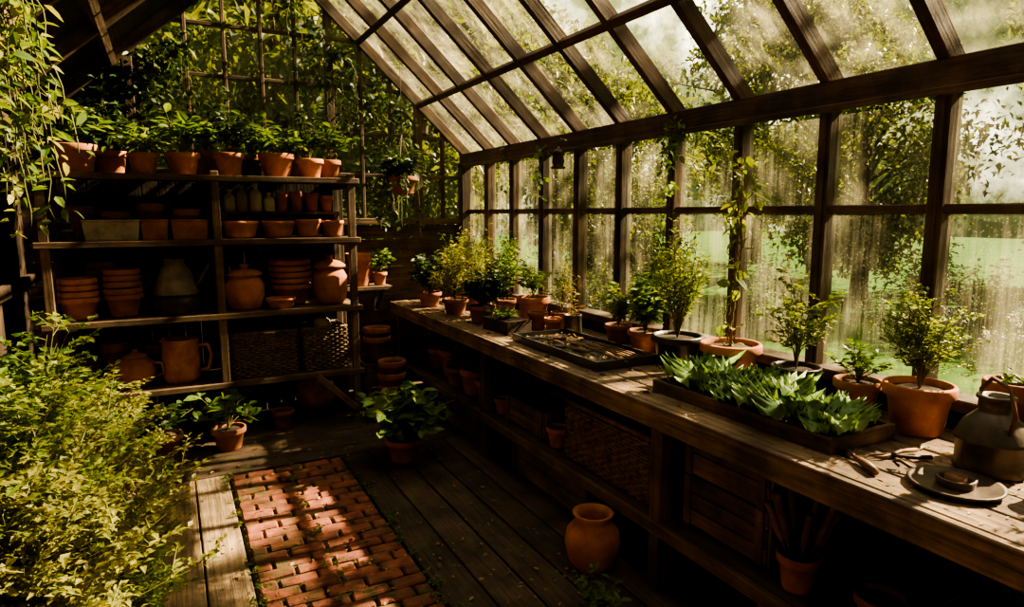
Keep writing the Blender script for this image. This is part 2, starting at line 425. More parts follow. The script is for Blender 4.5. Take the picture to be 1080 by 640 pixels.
mb = MB()
for X in [-.2, .22, .51, .80, 1.08, 1.37, 1.65, 1.93, 2.2, 2.45]:
    w = .07 if X in (1.37, 2.2, -.2) else .028
    zb = 1.62 if X > 1.3 else 2.02
    mb.box((X, YB, (zb + zroof(X)) / 2), (w, .06, zroof(X) - zb), W_FRAME)
for z in (2.05, 2.42, 2.83, 3.24, 3.62):
    xa = max(-.2, XL + (z - 2.31) / .89 if z > 2.31 else -.2); xb = XR - max(0, (z - 2.28) / s)
    mb.box(((xa + xb) / 2, YB, z), (xb - xa, .05, .03), W_FRAME)
mb.box((2.0, YB, 1.62), (1.4, .09, .06), W_FRAME); mb.box((.55, YB, 2.02), (1.6, .09, .06), W_FRAME)
mb.box((1.37, YB - .01, .9), (.09, .09, 1.8), W_FRAME)
mb.box((XR - .02, YB - .03, 1.1), (.11, .11, 2.2), W_FRAME)
mb.obj('window_frame_gable', bevel=.004)
mb = MB(); Y = YB + .012
mb.add([(-.2, Y, 2.02), (1.34, Y, 2.02), (1.34, Y, 1.62), (XR, Y, 1.62), (XR, Y, 2.28), (RX, Y, RZ), (-.2, Y, zroof(-.2))], [(0, 1, 2, 3, 4, 5, 6)], GLASS_V)
mb.obj('window_3')

# ------------------------------------------------------------------ shelving unit
SZ = [.445, .965, 1.51, 1.97]; SY0, SY1 = 5.2, 5.8
mb = MB()
for X in (-.72, .32, 1.30):
    for Y in (SY0 + .02, SY1 - .02): mb.box((X, Y, 1.0), (.055, .05, 2.0), W_SHELF)
    for z in SZ: mb.box((X, (SY0 + SY1) / 2, z - .05), (.03, .5, .05), W_SHELF)
for z in SZ:
    n = 4; w = (SY1 - SY0) / n
    for i in range(n): mb.box((.29, SY0 + w * (i + .5), z - .014), (2.12, w - .006, .028), W_SHELF, jit=.001)
    mb.box((.29, SY0 - .006, z - .022), (2.14, .02, .042), W_SHELF)
mb.beam((1.28, SY0 - .02, .12), (.98, SY0 - .02, .42), .04, .05, W_SHELF)
x = -.75
while x < 1.32: mb.box((x + .06, SY1 + .015, 1.0), (.112, .016, 1.96), W_DARK); x += .118
mb.obj('shelving_unit', bevel=.004)

def potted(name, loc, r, h, fn, mat=None):
    m = MB(); pot(m, r, h, mat); fn(m, .88 * h); return m.obj(name, loc, U(0, 6))
T = SZ[3] + .001
for (X, Y, r, h, kind) in [(-.52, 5.40, .135, .19, 0), (-.33, 5.62, .11, .17, 1), (-.12, 5.4, .105, .15, 2), (.13, 5.4, .12, .16, 0), (.30, 5.66, .1, .2, 1), (.44, 5.4, .11, .17, 1),
                     (.78, 5.40, .135, .18, 2), (.62, 5.64, .1, .18, 0), (1.03, 5.42, .11, .15, 1), (1.22, 5.6, .1, .16, 0), (.95, 5.68, .1, .16, 2)]:
    def fn(m, z, kind=kind):
        if kind == 0: bush(m, (0, 0, z), .22, .36, 14, 9, .14, .055, LF_MID, full=True, start=.35)
        elif kind == 1: bush(m, (0, 0, z), .2, .5, 18, 22, .075, .035, LF_DARK, start=.2)
        else: bush(m, (0, 0, z), .25, .28, 14, 8, .16, .04, LF_MID, full=True, start=.3, upd=.3)
    potted('potted_plant', (X, Y, T), r, h, fn, TERRA)

Z2 = SZ[2] + .001
potted('potted_seedling', (-.6, 5.32, Z2), .055, .08, lambda m, z: bush(m, (0, 0, z), .06, .1, 8, 5, .05, .025, LF_BRIGHT, full=True), METAL)
def trough(name, loc, sx, sy, sz, mat, rz=0, soil=True):
    m = MB(); t = .014; tp = .92
    bx, by = sx / 2 * tp, sy / 2 * tp; ax, ay = sx / 2, sy / 2
    def ring(x, y, z): return [(-x, -y, z), (x, -y, z), (x, y, z), (-x, y, z)]
    R = [ring(bx, by, 0), ring(ax, ay, sz), ring(ax + .006, ay + .006, sz), ring(ax + .006, ay + .006, sz + .012), ring(ax - t, ay - t, sz + .012), ring(bx - t, by - t, sz * .7)]
    V = [p for r_ in R for p in r_]; F = [(3, 2, 1, 0)]
    for i in range(len(R) - 1):
        for j in range(4): k = (j + 1) % 4; F.append((i * 4 + j, i * 4 + k, i * 4 + 4 + k, i * 4 + 4 + j))
    m.add(V, F, mat)
    m.add(ring(bx - t, by - t, sz * .7), [(0, 1, 2, 3)], SOIL if soil else mat)
    return m.obj(name, loc, rz, bevel=.003)
trough('stone_trough', (-.34, 5.35, Z2), .34, .2, .13, STONE)
trough('terracotta_trough', (-.08, 5.35, Z2), .17, .16, .13, TERRA)
trough('terracotta_trough', (.145, 5.35, Z2), .24, .18, .13, TERRA)
def bowl(name, loc, r, h, mat=TERRA):
    m = MB(); m.lathe([(0, 0), (.7 * r, 0), (.8 * r, .02), (.97 * r, h * .8), (1.03 * r, h * .82), (1.03 * r, h), (.93 * r, h), (.75 * r, .03), (0, .025)], (0, 0, 0), mat, 28); return m.obj(name, loc, U(0, 6))
bowl('terracotta_bowl', (.49, 5.34, Z2), .13, .13); bowl('terracotta_bowl', (.76, 5.34, Z2), .125, .13)
bowl('terracotta_bowl', (.985, 5.33, Z2), .095, .14); bowl('terracotta_bowl', (1.175, 5.33, Z2), .085, .13)
m = MB(); m.box((.82, 5.6, Z2 + .19), (.9, .2, .02), W_SHELF)
for X in (.40, 1.24): m.box((X, 5.6, Z2 + .09), (.02, .18, .18), W_SHELF)
m.obj('shelf_riser')
ZR = Z2 + .201
def bottle(name, loc, r, h, mat):
    m = MB(); m.lathe([(0, 0), (r, 0), (r, .6 * h), (.85 * r, .7 * h), (.38 * r, .8 * h), (.38 * r, .93 * h), (.48 * r, .94 * h), (.48 * r, h), (0, h)], (0, 0, 0), mat, 18); return m.obj(name, loc)
bottle('ceramic_bottle', (.44, 5.54, ZR), .04, .17, CERAM); bottle('ceramic_bottle', (.53, 5.56, ZR), .045, .2, STONE)
bottle('ceramic_bottle', (.63, 5.54, ZR), .045, .22, CERAM); bottle('ceramic_bottle', (.73, 5.55, ZR), .045, .15, CERAM)
for X, r, h, mt in ((.83, .05, .15, TERRA), (.94, .053, .16, TERRA_D), (1.06, .058, .15, TERRA), (1.18, .052, .13, TERRA)):
    m = MB(); pot(m, r, h, mt); m.obj('small_terracotta_pot', (X, 5.55, ZR))
for X, h, mt in ((-.56, .24, TERRA_D), (-.33, .2, TERRA), (-.1, .26, TERRA_D), (.14, .22, TERRA)):
    m = MB(); pot(m, .095, h, mt); m.obj('small_terracotta_pot', (X, 5.62, Z2))

Z3 = SZ[1] + .001
def stack(name, loc, r, h, n, step=.045, mat=TERRA):
    m = MB()
    for i in range(n):
        m.lathe(potprof(r * (1 - .01 * i), h), (U(-.004, .004), U(-.004, .004), i * step + .004), mat, 28, M=np.array(Matrix.Rotation(U(-.03, .03), 3, 'X')))
    return m.obj(name, loc)
stack('stacked_terracotta_pots', (-.57, 5.36, Z3), .125, .15, 4)
stack('stacked_terracotta_pots', (-.31, 5.38, Z3), .125, .16, 5)
stack('stacked_terracotta_pots', (-.44, 5.64, Z3), .11, .2, 4, .06, TERRA_D)
m = MB()
m.lathe([(0, 0), (.19, 0), (.195, .01), (.19, .11), (.17, .13), (.145, .14)], (0, 0, 0), IRON, 28)
m.lathe([(.145, .14), (.15, .15), (.125, .24), (.1, .32), (.065, .36), (.07, .4), (.06, .4), (.05, .35), (0, .33)], (0, 0, 0), STONE, 28)
m.tube([(.1, 0, .17), (.17, 0, .24), (.22, 0, .33), (.235, 0, .37)], [.02, .016, .013, .02], METAL, 10)
m.tube([(-.1, 0, .18), (-.18, 0, .24), (-.17, 0, .34), (-.05, 0, .35)], .008, METAL, 8)
m.obj('metal_watering_can', (.03, 5.42, Z3), -.2)
def lidded_jar(name, loc, r, h, mat=TERRA):
    m = MB(); m.lathe([(0, 0), (.7 * r, 0), (.85 * r, .03), (r, .3 * h), (r, .55 * h), (.8 * r, .68 * h), (.72 * r, .7 * h), (.72 * r, .74 * h), (.92 * r, .75 * h), (.92 * r, .79 * h), (.6 * r, .87 * h), (.18 * r, .9 * h), (.16 * r, .94 * h), (.26 * r, .97 * h), (.2 * r, h), (0, h)], (0, 0, 0), mat, 28); return m.obj(name, loc)
lidded_jar('lidded_terracotta_jar', (.50, 5.37, Z3), .14, .35); lidded_jar('lidded_terracotta_jar', (1.15, 5.38, Z3), .135, .4, TERRA)
bowl('terracotta_saucer', (.75, 5.31, Z3), .11, .08); stack('stacked_terracotta_pots', (.86, 5.53, Z3), .17, .16, 5, .05, TERRA)

Z4 = SZ[0] + .001
m = MB(); m.lathe([(0, 0), (.09, 0), (.125, .05), (.14, .11), (.125, .17), (.08, .205), (.07, .21), (.085, .22), (.05, .24), (.02, .245), (.022, .27), (0, .275)], (0, 0, 0), TERRA, 28)
m.tube([(.12, 0, .09), (.17, 0, .13), (.19, 0, .19)], [.025, .017, .013], TERRA, 10); m.tube([(-.12, 0, .17), (-.19, 0, .17), (-.2, 0, .09), (-.13, 0, .07)], .01, TERRA, 8)
m.obj('terracotta_teapot', (-.27, 5.4, Z4), 2.7)
m = MB(); m.lathe([(0, 0), (.1, 0), (.125, .04), (.13, .2), (.12, .3), (.13, .33), (.118, .33), (.11, .28), (0, .05)], (0, 0, 0), TERRA, 28)
m.tube([(.115, 0, .27), (.19, 0, .28), (.215, 0, .2), (.19, 0, .1), (.12, 0, .08)], .013, TERRA, 10); m.lathe([(.04, 0), (.015, .03)], (-.11, 0, .31), TERRA, 8)
m.obj('terracotta_jug', (.03, 5.38, Z4), -.3)
for X, r, h in ((-.57, .1, .2), (-.4, .1, .3), (-.12, .09, .26)):
    m = MB(); pot(m, r, h, TERRA_D); m.obj('small_terracotta_pot', (X, 5.64, Z4))
def crate(name, loc, sx, sy, sz, mat=W_CRATE, slats=3, rz=0, fill=None, battens=True):
    m = MB(); t = .014; g = .006; hh = sz / slats
    for i in range(slats):
        z = hh * (i + .5)
        for sgn in (-1, 1):
            m.box((0, sgn * (sy / 2 - t / 2), z), (sx, t, hh - g), mat, jit=.002); m.box((sgn * (sx / 2 - t / 2), 0, z), (t, sy - 2 * t, hh - g), mat, jit=.002)
    if battens:
        for a in (-1, 1):
            for b in (-1, 1):
                m.box((a * (sx / 2 - .03), b * (sy / 2 + .006), sz / 2), (.04, .012, sz), mat)
                m.box((a * (sx / 2 + .006), b * (sy / 2 - .03), sz / 2), (.012, .04, sz), mat)
    m.box((0, 0, .01), (sx - 2 * t, sy - 2 * t, .016), mat)
    if fill: m.box((0, 0, sz * .4), (sx - 3 * t, sy - 3 * t, sz * .7), fill, jit=.01)
    return m.obj(name, loc, rz, bevel=.003)
def woven(name, loc, sx, sy, sz, mat=W_CRATE, rz=0):
    m = MB(); rr = .0085; rows = int(sz / (rr * 2.1)); st = .035
    def side(p, q, ph):
        p = np.array(p); q = np.array(q); L = np.linalg.norm(q - p); n = max(4, int(L / st)); nrm = np.array([(q - p)[1], -(q - p)[0]]) / L
        for i in range(n + 1):
            c = p + (q - p) * i / n; m.tube([(c[0], c[1], 0), (c[0], c[1], sz + .004)], .006, mat, 5)
        for r_ in range(rows):
            z = rr + r_ * rr * 2.1
            m.tube([tuple(p + (q - p) * i / n + nrm * .008 * (1 if (i + r_) % 2 else -1)) + (z,) for i in range(n + 1)], rr, mat, 5)
    x, y = sx / 2, sy / 2
    C = [(-x, -y), (x, -y), (x, y), (-x, y)]
    for i in range(4): side(C[i], C[(i + 1) % 4], i)
    m.tube([(a, b, sz + .004) for a, b in C + [C[0]]], .013, mat, 6)
    m.box((0, 0, .008), (sx, sy, .012), mat)
    return m.obj(name, loc, rz)
WILLOW = speckled('willow_weave', (0.07, 0.043, 0.024), (0.24, 0.155, 0.085), scale=22, rough=.7)
woven('woven_basket', (.61, 5.44, Z4), .48, .34, .34, WILLOW); woven('woven_basket', (1.07, 5.44, Z4), .34, .34, .34, WILLOW)
m = MB(); m.lathe([(0, 0), (.03, .003), (.06, .03), (.07, .07), (.06, .11), (.03, .137), (0, .14)], (0, 0, 0), CERAM, 24)
m.lathe([(.03, -.26), (.05, -.25), (.05, 0), (.03, .004)], (0, 0, 0), STONE, 14); m.obj('ceramic_float_ball', (1.07, 5.38, Z4 + .282))
m = MB(); pot(m, .09, .15, TERRA_D, soil=False); m.obj('small_terracotta_pot', (.72, 5.3, .001))
m = MB(); M_ = np.array(Matrix.Rotation(1.25, 3, 'Y'))
m.lathe([(0, 0), (.1, 0), (.15, .05), (.19, .15), (.18, .25), (.13, .31), (.15, .33), (.12, .33), (.1, .28), (0, .25)], (0, 0, 0), TERRA_D, 28, M=M_)
m.obj('toppled_terracotta_urn', (.9, 5.45, .19), .4)
potted('potted_plant', (.3, 5.0, .001), .12, .16, lambda m, z: bush(m, (0, 0, z), .28, .4, 10, 7, .13, .075, LF_MID, full=True, start=.4), TERRA_D)
potted('potted_plant', (-.12, 5.02, .001), .13, .17, lambda m, z: bush(m, (0, 0, z), .26, .25, 14, 8, .10, .06, LF_DARK, full=True), TERRA_D)

crate('wooden_crate', (1.6, 5.6, .001), .36, .4, .42, W_SHELF, 4)
stack('stacked_terracotta_pots', (1.57, 5.55, .424), .12, .2, 2, .08, TERRA_D)
stack('stacked_terracotta_pots', (1.56, 5.1, .001), .12, .2, 4, .1, TERRA_D)
m = MB(); m.box((1.6, 5.95, 1.02), (.42, .28, .03), W_SHELF)
for X in (1.45, 1.72): m.beam((X, 6.06, .8), (X, 5.84, 1.0), .03, .03, W_SHELF); m.box((X, 6.09, .9), (.03, .03, .24), W_SHELF)
m.obj('wall_bracket_shelf')
m = MB(); pot(m, .12, .3, TERRA, soil=True); m.obj('tall_terracotta_pot', (1.53, 5.93, 1.036))
potted('potted_plant', (1.72, 5.93, 1.036), .07, .12, lambda m, z: bush(m, (0, 0, z), .14, .25, 10, 9, .09, .04, LF_MID, full=True), TERRA)

# ------------------------------------------------------------------ potting bench
BZ = .866; BX0 = 1.86
mb = MB(); n = 5; w = (2.66 - BX0) / n
for i in range(n):
    y = -.6
    while y < 6.0:
        l = U(2.0, 3.2)
        if 6.0 - y - l < .6: l = 6.0 - y
        mb.box((BX0 + w * (i + .5), y + l / 2, BZ - .02), (w - .007, l - .005, .04), W_BENCH, jit=.002); y += l
mb.box((BX0 - .012, 2.7, BZ - .055), (.035, 6.6, .105), W_BENCH, jit=.003)
for Y in (5.85, 4.0, 2.17, .34):
    mb.box((1.9, Y, .4), (.075, .075, .81), W_CRATE, jit=.003); mb.box((2.6, Y, .4), (.07, .07, .81), W_DARK)
    mb.box((2.25, Y, .26), (.7, .04, .06), W_DARK); mb.box((2.25, Y, .79), (.72, .04, .07), W_DARK)
mb.box((1.86, 2.7, .295), (.03, 6.5, .06), W_CRATE)
for i in range(4): mb.box((1.97 + .175 * i, 2.7, .31), (.16, 6.5, .022), W_CRATE, jit=.002)
mb.obj('potting_bench', bevel=.005)
LZ = .325
woven('woven_basket', (2.14, 2.66, LZ), .40, .74, .32, WILLOW)
crate('wooden_crate', (2.2, 1.88, LZ), .44, .46, .23, W_CRATE, 3, fill=SOIL)
crate('wooden_crate', (2.2, 1.88, LZ + .235), .44, .46, .2, W_CRATE, 2, fill=SOIL)
crate('wooden_crate', (2.12, 3.55, LZ), .34, .5, .17, W_BENCH, 2, fill=SOIL)
crate('wooden_crate', (2.2, 3.25, .001), .5, .9, .22, W_CRATE, 2)
crate('wooden_crate', (2.2, 4.6, .001), .5, .7, .22, W_CRATE, 2)
crate('wooden_crate', (2.2, 1.3, .001), .5, .7, .24, W_CRATE, 2)
for i, (X, Y, r, h) in enumerate([(2.0, 4.2, .09, .17), (2.0, 4.45, .1, .2), (2.0, 4.75, .1, .15), (2.1, 5.1, .12, .22), (2.1, 5.42, .1, .17)]):
    potted('potted_herb', (X, Y, LZ), r, h, lambda m, z: bush(m, (0, 0, z), .12, .2, 10, 8, .07, .035, LF_MID, full=True), TERRA)
for Y, r, h in ((3.12, .07, .12), (3.9 - .05, .06, .11)):
    m = MB(); pot(m, r, h, TERRA); m.obj('small_terracotta_pot', (1.98, Y + .06, LZ))
m = MB(); m.lathe([(0, 0), (.08, 0), (.115, .05), (.135, .13), (.125, .19), (.088, .235), (.08, .25), (.1, .28), (.085, .28), (.065, .25), (.08, .2), (0, .1)], (0, 0, 0), TERRA, 32)
m.obj('terracotta_urn', (1.72, 2.44, .001))
m = MB(); pot(m, .08, .14, TERRA_D)
for i in range(8):
    a = i * .785 + U(-.2, .2); r0 = .03; tip = Vector((math.cos(a) * .11, math.sin(a) * .13, U(.28, .4)))
    b0 = Vector((math.cos(a) * r0, math.sin(a) * r0, .1)); m.tube([b0, b0.lerp(tip, .4)], .006, IRON, 6); m.tube([b0.lerp(tip, .35), b0.lerp(tip, .55), b0.lerp(tip, .9), tip], [.011, .016, .013, .017], W_HANDLE, 8)
m.obj('pot_of_hand_tools', (1.98, 1.5, LZ))
m = MB(); pot(m, .08, .13, TERRA_D); m.obj('small_terracotta_pot', (2.0, 1.2, LZ))
woven('woven_basket', (2.15, .8, LZ), .4, .4, .2, WILLOW)

BT = BZ + .002
def tray(m, sx, sy, h, mat, soil=True):
    t = .018
    for sg in (-1, 1):
        m.box((sg * (sx / 2 - t / 2), 0, h / 2), (t, sy, h), mat, jit=.002); m.box((0, sg * (sy / 2 - t / 2), h / 2), (sx - 2 * t, t, h), mat, jit=.002)
    m.box((0, 0, .012), (sx - 2 * t, sy - 2 * t, .018), mat)
    if soil: m.box((0, 0, h * .42), (sx - 2.2 * t, sy - 2.2 * t, h * .6), SOIL, jit=.004)
m = MB(); tray(m, .37, .94, .055, W_CRATE)
for (px_, py_, R_, n_) in [(.06, .37, .2, 9), (-.07, .28, .15, 7), (.06, .17, .17, 8), (-.08, .1, .13, 7), (.07, .0, .2, 9), (-.07, -.05, .15, 8), (.05, -.17, .15, 7), (-.08, -.21, .17, 8), (.08, -.3, .14, 7), (-.05, -.36, .15, 8)]:
    kale(m, (px_, py_, .04), R_, n_, LF_KALE)
m.obj('kale_seedling_tray', (2.17, 1.88, BT), 0)
m = MB(); tray(m, .42, .95, .05, BLACK, False)
m.leaves(np.stack([nr.uniform(-.18, .18, 260), nr.uniform(-.44, .44, 260), np.full(260, .03)], 1), nr.normal(0, 1, (260, 3)) * [1, 1, .1], .035, .015, LF_DRY, droop=0)
m.obj('black_garden_tray', (2.17, 3.25, BT), 0)
def trowel(name, loc, rz, fork=False, L=.28):
    m = MB(); m.tube([(0, 0, .014), (0, .06, .016), (0, .12, .014)], [.013, .015, .01], W_HANDLE, 10)
    m.tube([(0, .12, .014), (0, .17, .02)], .005, METAL, 8)
    if fork:
        for k in (-1, 0, 1): m.tube([(0, .17, .02), (k * .025, .19, .02), (k * .025, L, .008)], .004, METAL, 6)
    else:
        V = []
        for i, (y, w) in enumerate([(.165, .008), (.185, .03), (.23, .034), (.26, .026), (L, .003)]):
            for x_, z_ in ((-1, .012), (-.5, .003), (0, 0), (.5, .003), (1, .012)): V.append((x_ * w, y, .012 + z_))
        F = [(i * 5 + j, i * 5 + j + 1, i * 5 + 6 + j, i * 5 + 5 + j) for i in range(4) for j in range(4)]
        m.add(V, F, METAL, None, True)
    return m.obj(name, loc, rz)
trowel('hand_trowel', (2.10, 3.05, BT + .025), .3); trowel('hand_fork', (2.22, 3.1, BT + .025), -.2, True); trowel('hand_trowel', (2.2, 3.45, BT + .025), 1.1); trowel('hand_fork', (2.08, 3.3, BT + .025), -.1, True)
m = MB()
for i in range(6): y0 = U(-.05, .05); m.tube([(-.12 + i * .035, -.2 + y0, .01), (-.05 + i * .03, .02, .02), (U(-.02, .02) + i * .03, .25 + y0, .012)], U(.004, .008), W_HANDLE, 6)
m.obj('bundle_of_bamboo_canes', (2.2, 3.02, BT + .028), .25)

def B(name, X, Y, r, h, mat, fn): return potted(name, (X, Y, BT), r, h, fn, mat)
B('potted_herb', 2.44, 4.3, .13, .2, TERRA, lambda m, z: bush(m, (0, 0, z), .2, .3, 16, 10, .09, .04, LF_MID, full=True))
B('potted_herb', 2.5, 3.99, .08, .12, TERRA_D, lambda m, z: bush(m, (0, 0, z), .13, .5, 14, 20, .05, .018, LF_GOLD, p=1.1))
m = MB(); pot(m, .075, .13, TERRA_D); m.obj('small_terracotta_pot', (2.32, 4.02, BT)); m = MB(); pot(m, .065, .11, TERRA); m.obj('small_terracotta_pot', (2.34, 3.84, BT))
m = MB(); m.lathe([(0, 0), (.06, 0), (.065, .005), (.06, .13), (.064, .135), (.055, .135), (.052, .02), (0, .02)], (0, 0, 0), METAL, 24)
bush(m, (0, 0, .04), .09, .42, 9, 14, .05, .014, LF_DRY, p=1.1); m.obj('tin_can_of_dried_stems', (2.45, 3.76, BT))
B('potted_basil', 2.52, 3.07, .105, .13, TERRA, lambda m, z: bush(m, (0, 0, z), .16, .42, 24, 14, .085, .045, LF_MID, full=True))
B('potted_basil', 2.54, 3.36, .09, .12, TERRA_D, lambda m, z: bush(m, (0, 0, z), .13, .32, 18, 14, .07, .035, LF_BRIGHT, full=True))
B('potted_tall_herb', 2.48, 2.74, .145, .16, BLACK, lambda m, z: bush(m, (0, 0, z), .17, .76, 36, 50, .055, .015, LF_BRIGHT, upd=.6, p=1.1, tuft=.015))
def climber(m, z):
    m.tube([(.0, .0, z - .05), (.02, .01, z + .5), (.01, .0, 1.05)], .006, W_HANDLE, 6)
    m.tube([(.04, .02, z - .05), (.03, -.01, z + .5), (.02, .0, .98)], .005, W_HANDLE, 6)
    for k in range(3):
        vine(m, [(.03 * math.cos(t * 2 + k), .03 * math.sin(t * 2 + k), z + t * (1.1 - z) / 6) for t in range(7)], 22, .07, .045, LF_BRIGHT, .025)
    vine(m, [(0, 0, .8), (.03, -.08, .95), (0, -.12, .88), (.02, -.14, .76)], 14, .075, .05, LF_BRIGHT, .02)
m = MB(); pot(m, .15, .19, TERRA); climber(m, .17); m.obj('potted_climbing_vine', (2.46, 2.33, BT), 0)
B('potted_herb', 2.51, 1.98, .11, .14, BLACK, lambda m, z: bush(m, (0, 0, z), .14, .48, 18, 9, .042, .018, LF_BRIGHT, upd=.5, twigs=5))
B('potted_herb', 2.53, 1.69, .095, .14, TERRA, lambda m, z: bush(m, (0, 0, z), .12, .2, 14, 16, .05, .022, LF_MID))
B('potted_shrub', 2.50, 1.42, .125, .19, TERRA, lambda m, z: bush(m, (0, 0, z), .14, .48, 26, 9, .03, .016, LF_BRIGHT, upd=.5, twigs=7))
B('potted_herb', 2.55, 1.13, .095, .26, TERRA, lambda m, z: bush(m, (0, 0, z), .09, .06, 8, 8, .05, .02, LF_MID))
B('potted_shrub', 2.47, .68, .12, .18, TERRA, lambda m, z: bush(m, (0, 0, z), .17, .4, 26, 30, .04, .018, LF_MID))
for (X, Y, r, H, mt, ll, lw, fu) in [(2.05, 5.5, .22, .4, LF_DARK, .07, .03, True), (2.42, 5.7, .24, .65, LF_MID, .05, .014, False), (2.38, 5.25, .22, .75, LF_GOLD, .05, .014, False), (2.08, 4.98, .22, .5, LF_GOLD, .06, .018, False),
                              (2.42, 4.75, .2, .65, LF_MID, .06, .02, False), (2.1, 4.5, .2, .3, LF_DARK, .08, .03, True)]:
    B('potted_herb', X, Y, .11, .13, TERRA_D, lambda m, z: bush(m, (0, 0, z), r, H, 30, 36, ll, lw, mt, full=fu, tuft=.012))
m = MB(); m.box((0, 0, .045), (.2, .33, .09), W_DARK); bush(m, (0, 0, .08), .13, .1, 20, 8, .05, .025, LF_MID); m.obj('seedling_box', (2.1, 4.08, BT), .1, .004)
m = MB()
m.lathe([(0, 0), (.10, 0), (.105, .01), (.10, .03), (.10, .10), (.108, .105), (.104, .115), (.085, .16), (.050, .195), (.045, .2), (.047, .235), (.055, .24), (.055, .25), (.040, .25), (.036, .21), (0, .19)], (0, 0, 0), METAL, 32)
m.tube([(.0, .09, .15), (0, .11, .21), (0, .07, .29), (0, -.03, .30), (0, -.09, .25), (0, -.09, .16)], .007, RUST, 8)
m.tube([(-.09, 0, .05), (-.15, 0, .1), (-.18, 0, .18), (-.19, 0, .23)], [.018, .014, .011, .016], METAL, 10)
m.obj('metal_watering_can', (2.33, 1.08, BT), 2.5)
m = MB(); m.lathe([(0, 0), (.1, 0), (.125, .012), (.13, .02), (.12, .02), (.095, .01), (0, .01)], (0, 0, 0), IRON, 28)
m.lathe([(.05, .01), (.055, .035), (.045, .035), (.04, .012)], (.0, 0, 0), IRON, 20); m.lathe([(.03, .01), (.03, .04), (.0, .042)], (0, 0, 0), RUST, 20)
m.tube([(.12, 0, .015), (.17, 0, .03), (.19, 0, .02), (.17, 0, .01)], .006, IRON, 8); m.obj('iron_candle_dish', (2.08, 1.05, BT), 1.6)
m = MB(); m.lathe([(0, 0), (.045, 0), (.045, .10), (.048, .105), (.04, .105), (.04, .01), (0, .01)], (0, 0, 0), RUST, 24); m.obj('rusty_tin', (2.24, .86, BT))
m = MB()
for sg in (-1, 1):
    m.tube([(sg * .035, -.11, .01), (sg * .03, -.05, .01), (sg * .006, .0, .01), (-sg * .012, .05, .01), (-sg * .004, .085, .01)], [.008, .008, .006, .005, .002], RUST if sg > 0 else IRON, 7)
m.lathe([(0, .003), (.009, .003), (.009, .02), (0, .02)], (0, 0, 0), IRON, 12); m.obj('secateurs', (2.16, 1.29, BT), 1.2)
trowel('hand_trowel', (1.95, 1.22, BT), -.5)
bowl('terracotta_saucer', (2.1, .66, BT), .11, .03)

m = MB(); n = 1100
P = np.stack([nr.uniform(1.88, 2.62, n), nr.uniform(.3, 5.9, n), np.full(n, BT + .002)], 1)
m.leaves(P, nr.normal(0, 1, (n, 3)) * [1, 1, .08], nr.uniform(.01, .035, n), nr.uniform(.005, .015, n), LF_DRY, droop=0)
for i in range(60):
    m.lathe([(.02, 0), (.012, .006), (0, .009)], (U(1.9, 2.6), U(2.3, 5.6), BT), SOIL, 6)
m.obj('bench_leaf_litter')
m = MB()
n = 450; P = np.stack([nr.uniform(-.1, 1.7, n), nr.uniform(2, 5.1, n), np.full(n, .012)], 1)
m.leaves(P, nr.normal(0, 1, (n, 3)) * [1, 1, .08], nr.uniform(.012, .04, n), nr.uniform(.006, .02, n), LF_DRY, droop=0)
m.obj('floor_leaf_litter')
m = MB()
for i in range(60):
    bush(m, (rnd.choice([.255, .98, .985, .6]) + U(-.03, .03), U(2.4, 4.5), 0), .04, .04, 5, 5, .02, .01, LF_MID, rad=.001)
m.obj('path_weeds')

m = MB(); pot(m, .13, .16, TERRA_D); bush(m, (0, 0, .13), .36, .45, 44, 13, .12, .07, LF_MID, full=True, start=.2); m.obj('potted_leafy_plant', (1.36, 4.2, .001))
m = MB(); bush(m, (0, 0, 0), .16, .2, 16, 9, .06, .025, LF_MID, full=True); m.obj('low_weeds', (1.5, 2.1, .0))

# ------------------------------------------------------------------ left planter & bushes
mb = MB()
for z in (.09, .25, .41): mb.box((-.36, 2.3, z), (.035, 4.2, .15), W_CRATE)
for z in (.09, .25, .41): mb.box((-.65, 4.4, z), (.55, .035, .15), W_CRATE); mb.box((-.65, .2, z), (.55, .035, .15), W_CRATE)
for Y in (.3, 1.7, 3.0, 4.3): mb.box((-.33, Y, .25), (.04, .07, .5), W_CRATE)
mb.box((-.65, 2.3, .22), (.53, 4.15, .42), SOIL)
mb.obj('raised_planter_bed', bevel=.004)
def LB(name, X, Y, R, H, ns, nl, ll, lw, mt, z=.43, **k):
    m = MB(); bush(m, (0, 0, 0), R, H, ns, nl, ll, lw, mt, **k); m.obj(name, (X, Y, z))
LB('herb_bush', -.52, 2.25, .32, 1.05, 50, 13, .042, .026, LF_BRIGHT, twigs=13, lean=(.12, 0))
LB('herb_bush', -.55, 3.1, .33, .9, 42, 11, .047, .028, LF_MID, twigs=12, lean=(.07, 0))
LB('fennel_bush', -.42, 2.75, .36, .68, 66, 15, .03, .012, LF_GOLD, twigs=14, lean=(.14, 0), rad=.002)
LB('herb_bush', -.40, 2.05, .34, .68, 54, 13, .034, .018, LF_GOLD, twigs=14, lean=(.12, 0), rad=.002)
LB('herb_bush', -.5, 3.7, .34, .52, 40, 10, .045, .024, LF_GOLD, twigs=10, lean=(.05, 0))
LB('herb_bush', -.6, 4.08, .28, .5, 26, 10, .05, .03, LF_MID, twigs=8)
LB('ground_herb', -.2, 4.15, .2, .36, 20, 12, .05, .03, LF_MID, z=0, full=True)
LB('ground_herb', -.2, 3.4, .17, .42, 26, 12, .03, .015, LF_GOLD, z=0, twigs=8)
LB('ground_herb', -.22, 2.85, .19, .48, 30, 12, .034, .018, LF_BRIGHT, z=0, twigs=8)

